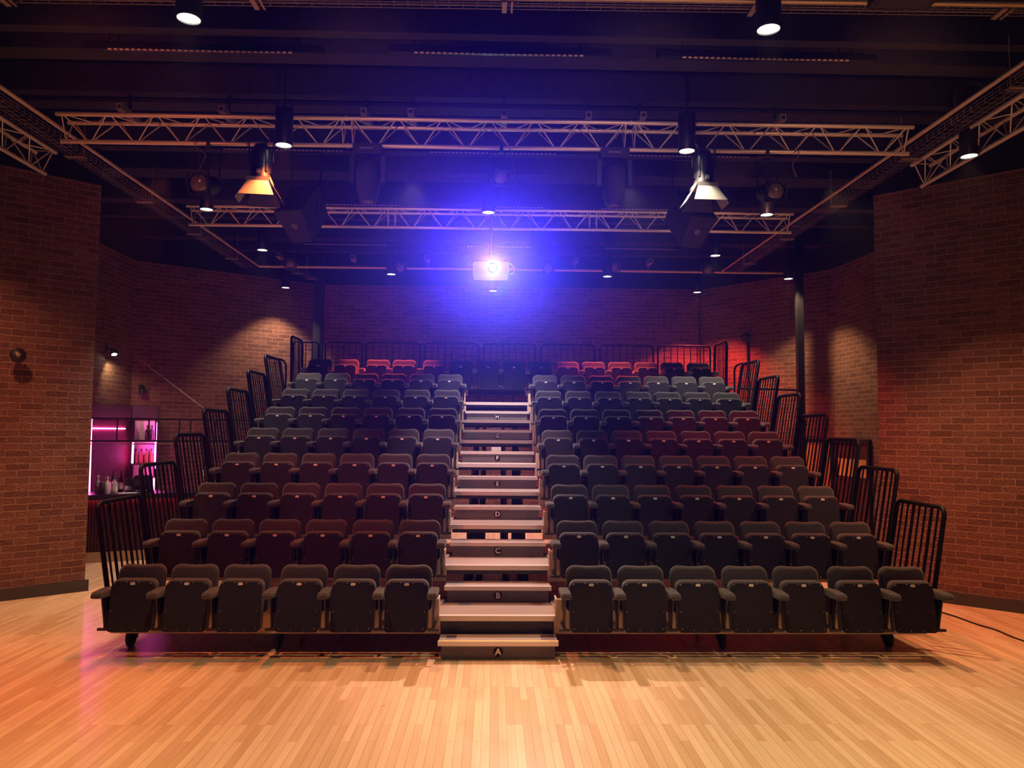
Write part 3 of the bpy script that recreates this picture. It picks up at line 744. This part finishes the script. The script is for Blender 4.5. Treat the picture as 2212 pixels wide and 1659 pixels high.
# square hanger tubes seen end-on along the rig
def hanger_tube(label, x, y, z, s=.042, L=.4, stem=0, ln=None):
    t = thing('bracket_tube', label, 'bracket', (x, y, z), 0, 'square hanger tubes')
    f = MB()
    for a, b, c_, d in ((-s, s, s*.6, s), (-s, s, -s, -s*.6), (-s, -s*.6, -s*.6, s*.6), (s*.6, s, -s*.6, s*.6)): f.box(a, b, 0, L, c_, d)
    f.obj('tube', 'sock', t)
    ys = .25 if not stem else .1
    if z+s < BZ: r_ = MB(); r_.box(-.012, .012, ys-.012, ys+.012, s, BZ-z); r_.obj('fixing_stub', 'black_metal', t)
    if stem: r_ = MB(); r_.tube([(0, .28, -s), (0, .28, 5.63-z)], .008, 6); r_.obj('drop_rod', 'steel', t)
    return t
nm_ = ['leftmost', 'second from the left', 'third from the left', 'fourth from the left', 'fifth from the left', 'sixth from the left', 'seventh from the left', 'rightmost']
for i, (px, py) in enumerate(((257, 229), (478, 234), (785, 239), (887, 240), (1089, 243), (1272, 247), (1390, 248), (1692, 253))):
    p = at(px, py, 8.42); hanger_tube('small square tube end above the front truss, %s' % nm_[i], p.x, p.y, p.z, .036, .46)
nm5 = ['leftmost', 'second from the left', 'third from the left', 'fourth from the left', 'rightmost']
for i, (px, py) in enumerate(((600, 550), (761, 555), (922, 556), (1245, 560), (1406, 563))):
    p = at(px, py, 15.32); hanger_tube('small square tube end above the rear pipe, %s' % nm5[i], p.x, p.y, p.z, .045, .3, .18)

# perforated ceiling channels; pale slots paint in the light caught on their edges
def channel(label, a, b, z):
    L = (b-a).length; t = thing('perforated_channel', label, 'ceiling channel', (a.x, a.y, z), math.atan2(b.y-a.y, b.x-a.x), 'slotted ceiling channels')
    c = MB(); c.box(-.25, L+.25, 0, .05, .0, .07); c.tube([(0, .02, .07), (0, .02, 6.62-z)], .008, 6); c.tube([(L, .02, .07), (L, .02, 6.62-z)], .008, 6); n = int(L/.058)
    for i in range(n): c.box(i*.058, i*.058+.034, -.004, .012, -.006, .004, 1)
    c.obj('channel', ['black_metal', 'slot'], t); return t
rows_ = [('front', 7.42, 6.07, ((233, 645), (895, 1270), (1475, 1842)), (105, 112.5, 123), 0.0165),
         ('second', 10.1, 6.03, ((475, 745), (930, 1206), (1360, 1628)), (321, 328, 335), .016),
         ('third', 12.6, 6.03, ((690, 870), (1050, 1180), (1300, 1455)), (441, 447, 451), .016),
         ('rearmost', 14.7, 6.0, ((657, 840), (1010, 1150), (1310, 1462)), (527, 532, 537), .01)]
for rn, yy, zz, segs, pys, sl in rows_:
    for j, ((a, b), py) in enumerate(zip(segs, pys)):
        pa = at(a, py-(b-a)*sl*.5, yy); pb = at(b, py+(b-a)*sl*.5, yy); pa.z = pb.z = 0
        channel('slotted black ceiling channel with pale dashes, %s row, %s' % (rn, ('bar-side length', 'middle length', 'door-side length')[j]), pa, pb, at(a, py, yy).z)

# ------------------------------------------------------------------ projector
t = thing('projector', 'white ceiling projector with its blue lens shining towards the stage', 'projector', PJ)
mb = MB(); mb.prism([(-.27, -.09), (-.25, -.105), (.25, -.105), (.27, -.09), (.27, .07), (.25, .085), (-.25, .085), (-.27, .07)], -.20, .24); mb.obj('casing', 'cream', t)
mb = MB(); mb.lathe([(.055, -.235), (.07, -.235), (.07, -.19), (.055, -.19)], (0.02, 0, -.01), (0, 1, 0), 24); mb.obj('lens_ring', 'black_metal', t)
mb = MB(); mb.lathe([(0, -.222), (.03, -.218), (.052, -.205)], (0.02, 0, -.01), (0, 1, 0), 24); mb.obj('lens', 'projlens', t)
mb = MB(); mb.box(-.17, -.10, -.203, -.2, .015, .04); mb.obj('badge', 'white_plastic', t)
mb = MB()
for i in range(5): mb.box(.13+i*.022, .14+i*.022, -.203, -.2, -.095, -.08)
mb.obj('vent', 'white_plastic', t)
mb = MB(); mb.tube([(0, 0, .12), (0, 0, 6.1-PJ[2])], .016, 10); mb.box(-.10, .10, -.08, .08, .085, .105); mb.box(-.05, .05, -.05, .05, .105, .14); mb.obj('mount_pole', 'sock', t)
mb = MB(); mb.tube([(-.15, .0, .10), (.0, -.02, .125), (.2, -.02, .12), (.30, 0, .10), (.36, 0, .03), (.34, 0, -.04), (.29, 0, -.06)], .010, 8); mb.obj('signal_cable', 'white_plastic', t)

# ------------------------------------------------------------------ bar on the left
BO = Vector((-6.70, 12.61, 0)); BA = math.atan2(.398, .917)
def bl(x, y, z=0): return Vector((BO.x+x*math.cos(BA)-y*math.sin(BA), BO.y+x*math.sin(BA)+y*math.cos(BA), z))
BX0, BX1 = -.33, 2.25
t = thing('bar_counter', 'dark slatted bar counter with a red light strip under its black top', 'counter', BO, BA)
mb = MB(); mb.box(BX0, BX1, .0, .5, 0, .17); mb.obj('plinth', 'plinth', t)
mb = MB(); mb.box(BX0, BX1, .02, .5, .17, 1.07)
x = BX0
while x < BX1-.03: mb.box(x, x+.028, .0, .02, .17, 1.07); x += .045
mb.obj('slatted_front', 'dark_wood', t)
mb = MB(); mb.box(BX0-.0, BX1+.02, -.14, .62, 1.07, 1.115); mb.box(BX0, BX1+.02, -.14, -.12, 1.03, 1.07); mb.obj('top', 'counter', t)
mb = MB(); mb.box(BX0, BX1, -.05, -.03, 1.056, 1.069); mb.obj('light_strip', 'red_led', t)
ZC = 1.116
# gantry over the bar
t = thing('bar_gantry', 'black steel glass rack frame above the bar counter', 'rack', BO, BA)
gz0, gz1 = 1.99, 2.37
mb = MB()
for gy in (.15, .45):
    for gz in (gz0, gz1): mb.box(-.36, 2.5, gy-.012, gy+.012, gz-.014, gz+.014)
mb.obj('long_bars', 'black_metal', t)
mb = MB(); mb.box(-.36, 2.5, .16, .44, gz0-.06, gz0-.045); mb.obj('shelf', 'glass_clear', t)
for gx in (.38, .60, .86, .97, 1.34, 1.52, 1.93):
    mb = MB(); mb.box(gx-.012, gx+.012, .14, .16, gz0, gz1); mb.obj('upright', 'black_metal', t)
for gx in (-.33, 2.2):
    mb = MB(); mb.box(gx-.018, gx+.018, .28, .32, ZC, gz1); mb.box(gx-.012, gx+.012, .15, .45, gz0-.014, gz0+.014); mb.obj('post', 'black_metal', t)
# back bar: timber panelling, header and shelves against the recess walls
mb = MB(); mb.box(-7.318, -7.29, 12.6, 15.22, .9, 2.36); tag(mb.obj('timber_panel', 'dark_wood'), 'dark red timber panelling behind the bar', 'panel')
mb = MB(); mb.box(-7.318, -7.285, 12.4, 15.22, 2.37, 2.66)
tag(mb.obj('header_panel', 'panel_grey'), 'plum header panel above the back bar opening', 'panel')
CA = math.atan2(2.3, 3.2); CO = Vector((-7.32, 15.25, 0))
t = thing('header_panel', 'short header panel continuing onto the angled brick wall behind the bar', 'panel', CO, CA); mb = MB(); mb.box(.03, .52, -.03, -.004, 2.37, 2.66); mb.obj('board', 'panel_grey', t)
t = thing('back_bar_shelves', 'pink-lit bottle shelves in the corner behind the bar', 'shelf', CO, CA)
mb = MB(); mb.box(.05, .46, -.03, -.006, .9, 2.36); mb.obj('back_panel', 'label', t)
for sx in (.04, .47):
    mb = MB(); mb.box(sx-.014, sx+.014, -.20, -.01, 0, 2.36); mb.obj('side_post', 'black_metal', t)
SH = (.92, 1.50, 1.96)
for sz in SH:
    mb = MB(); mb.box(.05, .46, -.20, -.03, sz-.012, sz); mb.obj('shelf_board', 'black_metal', t)
def led(label, a, b, r=.014):
    mb = MB(); mb.tube([a, b], r, 10); return tag(mb.obj('led_tube', 'pink_led'), label, 'light', 'magenta light tubes')
p = at(197, 903, 13.25); q = at(192, 1062, 13.15); led('tall magenta light tube at the left edge of the bar, beside the brick wing wall', p, q, .018)
def facet(s, off, z): return Vector((CO.x+s*math.cos(CA)+off*math.sin(CA), CO.y+s*math.sin(CA)-off*math.cos(CA), z))
led('magenta light tube on the right post of the bottle shelves', facet(.44, .215, 1.40), facet(.44, .215, 2.33))
led('short magenta light tube on the left post of the bottle shelves', facet(.03, .215, 1.52), facet(.03, .215, 1.93), .017)
led('horizontal magenta light tube across the timber panelling', Vector((-7.27, 13.75, 2.2)), Vector((-7.27, 14.95, 2.2)), .012)
led('low magenta light tube beside the till', facet(.43, .25, .96), facet(.43, .25, 1.22))
# bottles and clutter
def bottle(loc, h, r, glass, label, lab=True, name='bottle', cat='bottle', group='bottles at the bar', cap='black_metal'):
    t = thing(name, label, cat, loc, random.random()*6, group)
    b = MB(); b.lathe([(0, 0), (r*.95, 0), (r, .01), (r, h*.55), (r*.85, h*.66), (r*.36, h*.76), (r*.32, h*.95), (r*.38, h*.96), (r*.38, h), (0, h)], n=16); b.obj('glass', glass, t)
    if lab: l = MB(); l.lathe([(r*1.015, h*.16), (r*1.015, h*.46)], n=16); l.obj('label', 'label', t)
    c = MB(); c.lathe([(r*.40, h*.88), (r*.40, h*1.005), (0, h*1.005)], n=12); c.obj('cap', cap, t)
    return t
for i in range(4):
    bottle(facet(.11+i*.095, .10, SH[1]), .30, .036, 'glass_amber', 'amber bottle on the middle pink shelf, %s from the left' % ORD[i+1], False)
for i in range(2):
    bottle(facet(.30+i*.09, .10, SH[2]), .31, .036, 'glass_dark', 'slim dark bottle on the top pink shelf, the %s one' % ('left', 'right')[i], False)
for i in range(3):
    bottle(facet(.12+i*.10, .11, SH[0]), .28, .04, 'glass_amber', 'bottle on the low pink shelf, %s from the left' % ORD[i+1], True)
def onbar(px, py, dy=.18):
    """counter-top point on the sight line"""
    d = fw+r2*((px-1106)/F_PX)-u2*((py-829.5)/F_PX); tt = (ZC-2.1972)/d.z
    return Vector((-.0562+d.x*tt, d.y*tt, ZC))
def on_counter(px, dy): 
    # slide along the counter until the sight column px meets depth dy from its front edge
    best = min((abs((bl(x_, dy)-at(px, 1050, bl(x_, dy).y)).x), x_) for x_ in [BX0+i*.01 for i in range(int((BX1-BX0)/.01))])
    return bl(best[1], dy, ZC)
t = thing('spray_bottle', 'white trigger spray bottle on the bar counter', 'bottle', on_counter(231, .03), -.6)
b = MB(); b.lathe([(0, 0), (.046, 0), (.048, .01), (.048, .16), (.04, .19), (.018, .215), (.018, .235), (0, .235)], n=20); b.obj('body', 'white_plastic', t)
b = MB(); b.box(-.06, .03, -.014, .014, .25, .285); b.box(-.015, .02, -.012, .012, .235, .255); b.obox((-.045, 0, .235), (.008, 0, .004), (0, .008, 0), (-.006, 0, .022)); b.obj('trigger_head', 'white_plastic', t)
t = thing('jar', 'squat grey canister beside the spray bottle', 'jar', on_counter(221, .02)); b = MB(); b.lathe([(0, 0), (.045, 0), (.045, .18), (.04, .19), (0, .19)], n=20); b.obj('body', 'panel_grey', t); b = MB(); b.lathe([(.047, .165), (.047, .195), (0, .2)], n=20); b.obj('lid', 'skirting', t)
bottle(on_counter(211, .12), .30, .042, 'glass_clear', 'clear bottle at the left end of the bar counter', False, cap='white_plastic')
bottle(on_counter(246, .16), .27, .055, 'glass_clear', 'wide pale glass bottle just right of the spray bottle')
bottle(on_counter(243, .42), .36, .036, 'glass_dark', 'tall dark wine bottle behind the spray bottle', True)
bottle(on_counter(261, .36), .36, .036, 'glass_dark', 'tall dark wine bottle with a white label, standing alone', True)
for i, px in enumerate((273, 280, 286)):
    bottle(on_counter(px, .25+.02*i), .24, .03, 'glass_dark', 'small dark bottle with a pale label beside the till, %s of three' % ORD[i+1], True)
t = thing('till', 'black till box on the bar counter', 'till', on_counter(307, .28), BA); b = MB(); b.prism([(-.16, 0), (.16, 0), (.16, .26), (.10, .29), (-.10, .29), (-.16, .22)], -.14, .14, plane='xz'); b.obj('body', 'counter', t)
b = MB(); b.obox((-.02, -.15, .19), (.11, 0, 0), (0, .004, 0), (0, .02, .06)); b.obj('screen', 'black_metal', t)
for i in range(4): b = MB(); b.box(-.09+i*.05, -.065+i*.05, -.146, -.14, .03, .045); b.obj('key', 'label', t)
t = thing('paper_sheet', 'white papers lying flat on the bar counter', 'paper', on_counter(276, .08), BA+.2); b = MB(); b.box(-.15, .12, -.08, .08, 0, .004); b.obj('sheet', 'paper', t); b = MB(); b.obox((.02, .02, .006), (.14, .03, 0), (-.02, .07, 0), (0, 0, .002)); b.obj('sheet', 'paper', t)
t = thing('beer_tap', 'chrome beer tap on the far end of the bar counter', 'tap', on_counter(440, .12), BA)
b = MB(); b.lathe([(0, 0), (.06, 0), (.06, .02), (.035, .03), (.035, .34), (.05, .36), (.05, .42), (0, .43)], n=20); b.obj('column', 'chrome', t)
b = MB(); b.tube([(0, -.03, .36), (0, -.12, .36), (0, -.13, .30)], .012, 8); b.obj('spout', 'chrome', t); b = MB(); b.tube([(0, -.05, .38), (0, -.07, .56)], [.010, .018], 8); b.obj('handle', 'spot_body', t)

# ------------------------------------------------------------------ doorway on the right
DA = math.atan2(15.2-17.55, 6.9-4.87)      # along the angled wall towards the corner
DC = Vector((6.90, 15.2, 0))
def dr(s, off, z): return Vector((DC.x-s*math.cos(DA)+off*math.sin(DA), DC.y-s*math.sin(DA)-off*math.cos(DA), z))
t = thing('door_1', 'tan timber door on the angled wall behind the guard rails', 'door', dr(.42, .0, 0), DA); t['kind'] = 'structure'
b = MB(); b.box(-.33, .33, -.035, -.004, 0, 2.03); b.obj('leaf', 'tan_wood', t)
b = MB(); b.box(-.38, -.33, -.05, -.002, 0, 2.09); b.box(.33, .38, -.05, -.002, 0, 2.09); b.box(-.33, .33, -.05, -.002, 2.03, 2.09); b.obj('frame', 'black_metal', t)
b = MB(); b.tube([(-.26, -.05, 1.0), (-.26, -.08, 1.0), (-.14, -.08, 1.0)], .01, 8); b.obj('handle', 'chrome', t)
RA = math.atan2(8.6-15.2, 7.32-6.9)
t = thing('door_2', 'dark red door with a tan painted reflection in a black frame beside the brick wing wall', 'door', (6.94, 14.5, 0), RA); t['kind'] = 'structure'
b = MB(); b.box(-.56, .56, -.04, -.004, 0, 2.03); b.obj('leaf', 'dark_wood', t)
b = MB(); b.box(-.5, .5, -.046, -.04, 1.38, 1.72); b.obj('panel', 'tan_wood', t)  # tan band put on the leaf for the light reflected in it
b = MB(); b.box(-.62, -.56, -.06, -.002, 0, 2.1); b.box(.56, .62, -.06, -.002, 0, 2.1); b.box(-.56, .56, -.06, -.002, 2.03, 2.1); b.obj('frame', 'black_metal', t)

# ------------------------------------------------------------------ bits on the walls and floor
t = thing('wall_speaker', 'small round black fitting on the brick wing wall beside the bar', 'wall fitting', Vector((*(LW+LD*.92), 3.13)), math.atan2(LD.y, LD.x)+PI)
b = MB(); b.lathe([(0, .0), (.05, 0), (.05, .03), (.02, .04), (.02, .10), (.085, .12), (.095, .16), (.085, .165)], (0, 0, 0), (0, -1, 0), 22); b.obj('horn', 'spot_body', t)
b = MB(); b.lathe([(0, .175), (.03, .172), (.036, .165), (.085, .160)], (0, 0, 0), (0, -1, 0), 22); b.obj('cone', 'spot_body', t)
b = MB(); b.lathe([(0, .178), (.028, .176), (.03, .172)], (0, 0, 0), (0, -1, 0), 22); b.obj('centre_cap', 'lens', t)
# little lit spotlight in the recess
LP = at(237, 766, 14.2); LP.x = -7.16
t = thing('wall_spotlight', 'small bright spotlight shining on the recess wall above the bar', 'spotlight', LP)
b = MB(); b.lathe([(0, .13), (.04, .13), (.055, .10), (.055, 0), (.05, 0)], (0, 0, 0), (-.3, .3, .8), 18); b.obj('housing', 'spot_body', t)
b = MB(); b.lathe([(0, .004), (.045, .004)], (0, 0, 0), (-.3, .3, .8), 18); b.obj('lamp_face', 'lampwhite', t)
b = MB(); b.box(-.16, .0, -.015, .015, .09, .12); b.box(-.16, -.145, -.04, .04, .04, .18); b.obj('arm', 'spot_body', t)
spot('wall_spotlight_lamp', LP+Vector((.02, -.02, -.06)), LP+Vector((-.12, .5, -1.0)), 26, (1, .78, .4), 110, .7, .03)
t = thing('wall_bracket', 'small black bracket light on the angled wall above the bar', 'wall fitting', facet(.18, .0, 3.0), CA)
b = MB(); b.box(-.05, .05, -.03, -.002, -.08, .08); b.obj('plate', 'spot_body', t); b = MB(); b.lathe([(0, 0), (.05, 0), (.05, .14), (0, .14)], (0, -.10, -.12), (0, 0, 1), 16); b.obj('body', 'spot_body', t)
b = MB(); b.box(-.012, .012, -.08, -.03, .0, .02); b.obj('arm', 'spot_body', t)
mb = MB(); mb.tube([facet(.05, .06, at(285, 770, 15.2).z), at(440, 882, 10.5)], .005, 6); tag(mb.obj('stay_wire', 'steel'), 'thin pale wire stretched from the recess wall down to a guard rail', 'wire')
# corner-wall fitting on its conduit
q = DC+(Vector((4.87, 17.55, 0))-DC)*.62
nrm = Vector((-.757, -.654, 0))
t = thing('wall_fitting', 'round black fitting at the top of a conduit on the red-lit wall', 'wall fitting', Vector((q.x, q.y, 4.33)), DA)
b = MB(); b.lathe([(0, .14), (.10, .13), (.11, .10), (.07, .04), (.03, 0), (0, 0)], (0, 0, 0), (0, -1, 0), 20); b.obj('head', 'spot_body', t)
b = MB(); b.tube([(0, -.03, -.05), (0, -.03, -1.6)], .025, 8); b.obj('conduit', 'spot_body', t)
# notice seen through the gaps under the tiers
mb = MB(); p = at(1074, 969, 17.53); mb.box(p.x-.13, p.x+.13, 17.52, 17.545, p.z-.09, p.z+.09); tag(mb.obj('wall_notice', 'paper'), 'blank pale plate on the back wall, glimpsed beneath the tiers', 'sign')
def fl_(px, py):
    d = fw+r2*((px-1106)/F_PX)-u2*((py-829.5)/F_PX); tt = -2.1972/d.z
    return Vector((-.0562+d.x*tt, d.y*tt, .009))
cable('black cable trailing across the floor by the door-side wing wall', [fl_(2012, 1318), fl_(2060, 1332), fl_(2110, 1350), fl_(2150, 1362), fl_(2185, 1377), fl_(2225, 1392), fl_(2300, 1430)], .009, 'rubber', 'floor_cable', None)

# darker bits up in the rig
t = thing('ceiling_unit', 'large black box unit above the front wire basket, door side', 'ceiling unit', at(1957, -14, 5.3))
b = MB(); b.box(-.23, .23, -.12, .12, -.05, .22); b.obj('casing', 'spot_body', t)
b = MB(); b.box(-.19, .19, -.09, .09, -.056, -.05); b.obj('grille', 'speaker_grille', t)
b = MB(); zt = 6.62-t.location.z
for hx in (-.22, .22): b.tube([(hx, 0, .22), (hx, 0, zt)], .01, 6)
b.obj('hanger', 'black_metal', t)
cc = at(2085, 225, 8.0); pts = []
for i in range(31):
    a = i*PI/5; pts.append((cc.x+.20*math.cos(a)+.004*i, cc.y-.10+.0035*i, cc.z+.22*math.sin(a)+.008*math.sin(i)))
cable('coil of black cable hung by the door-side pipe and downlight', pts, .008, 'rubber', 'cable_coil', None)
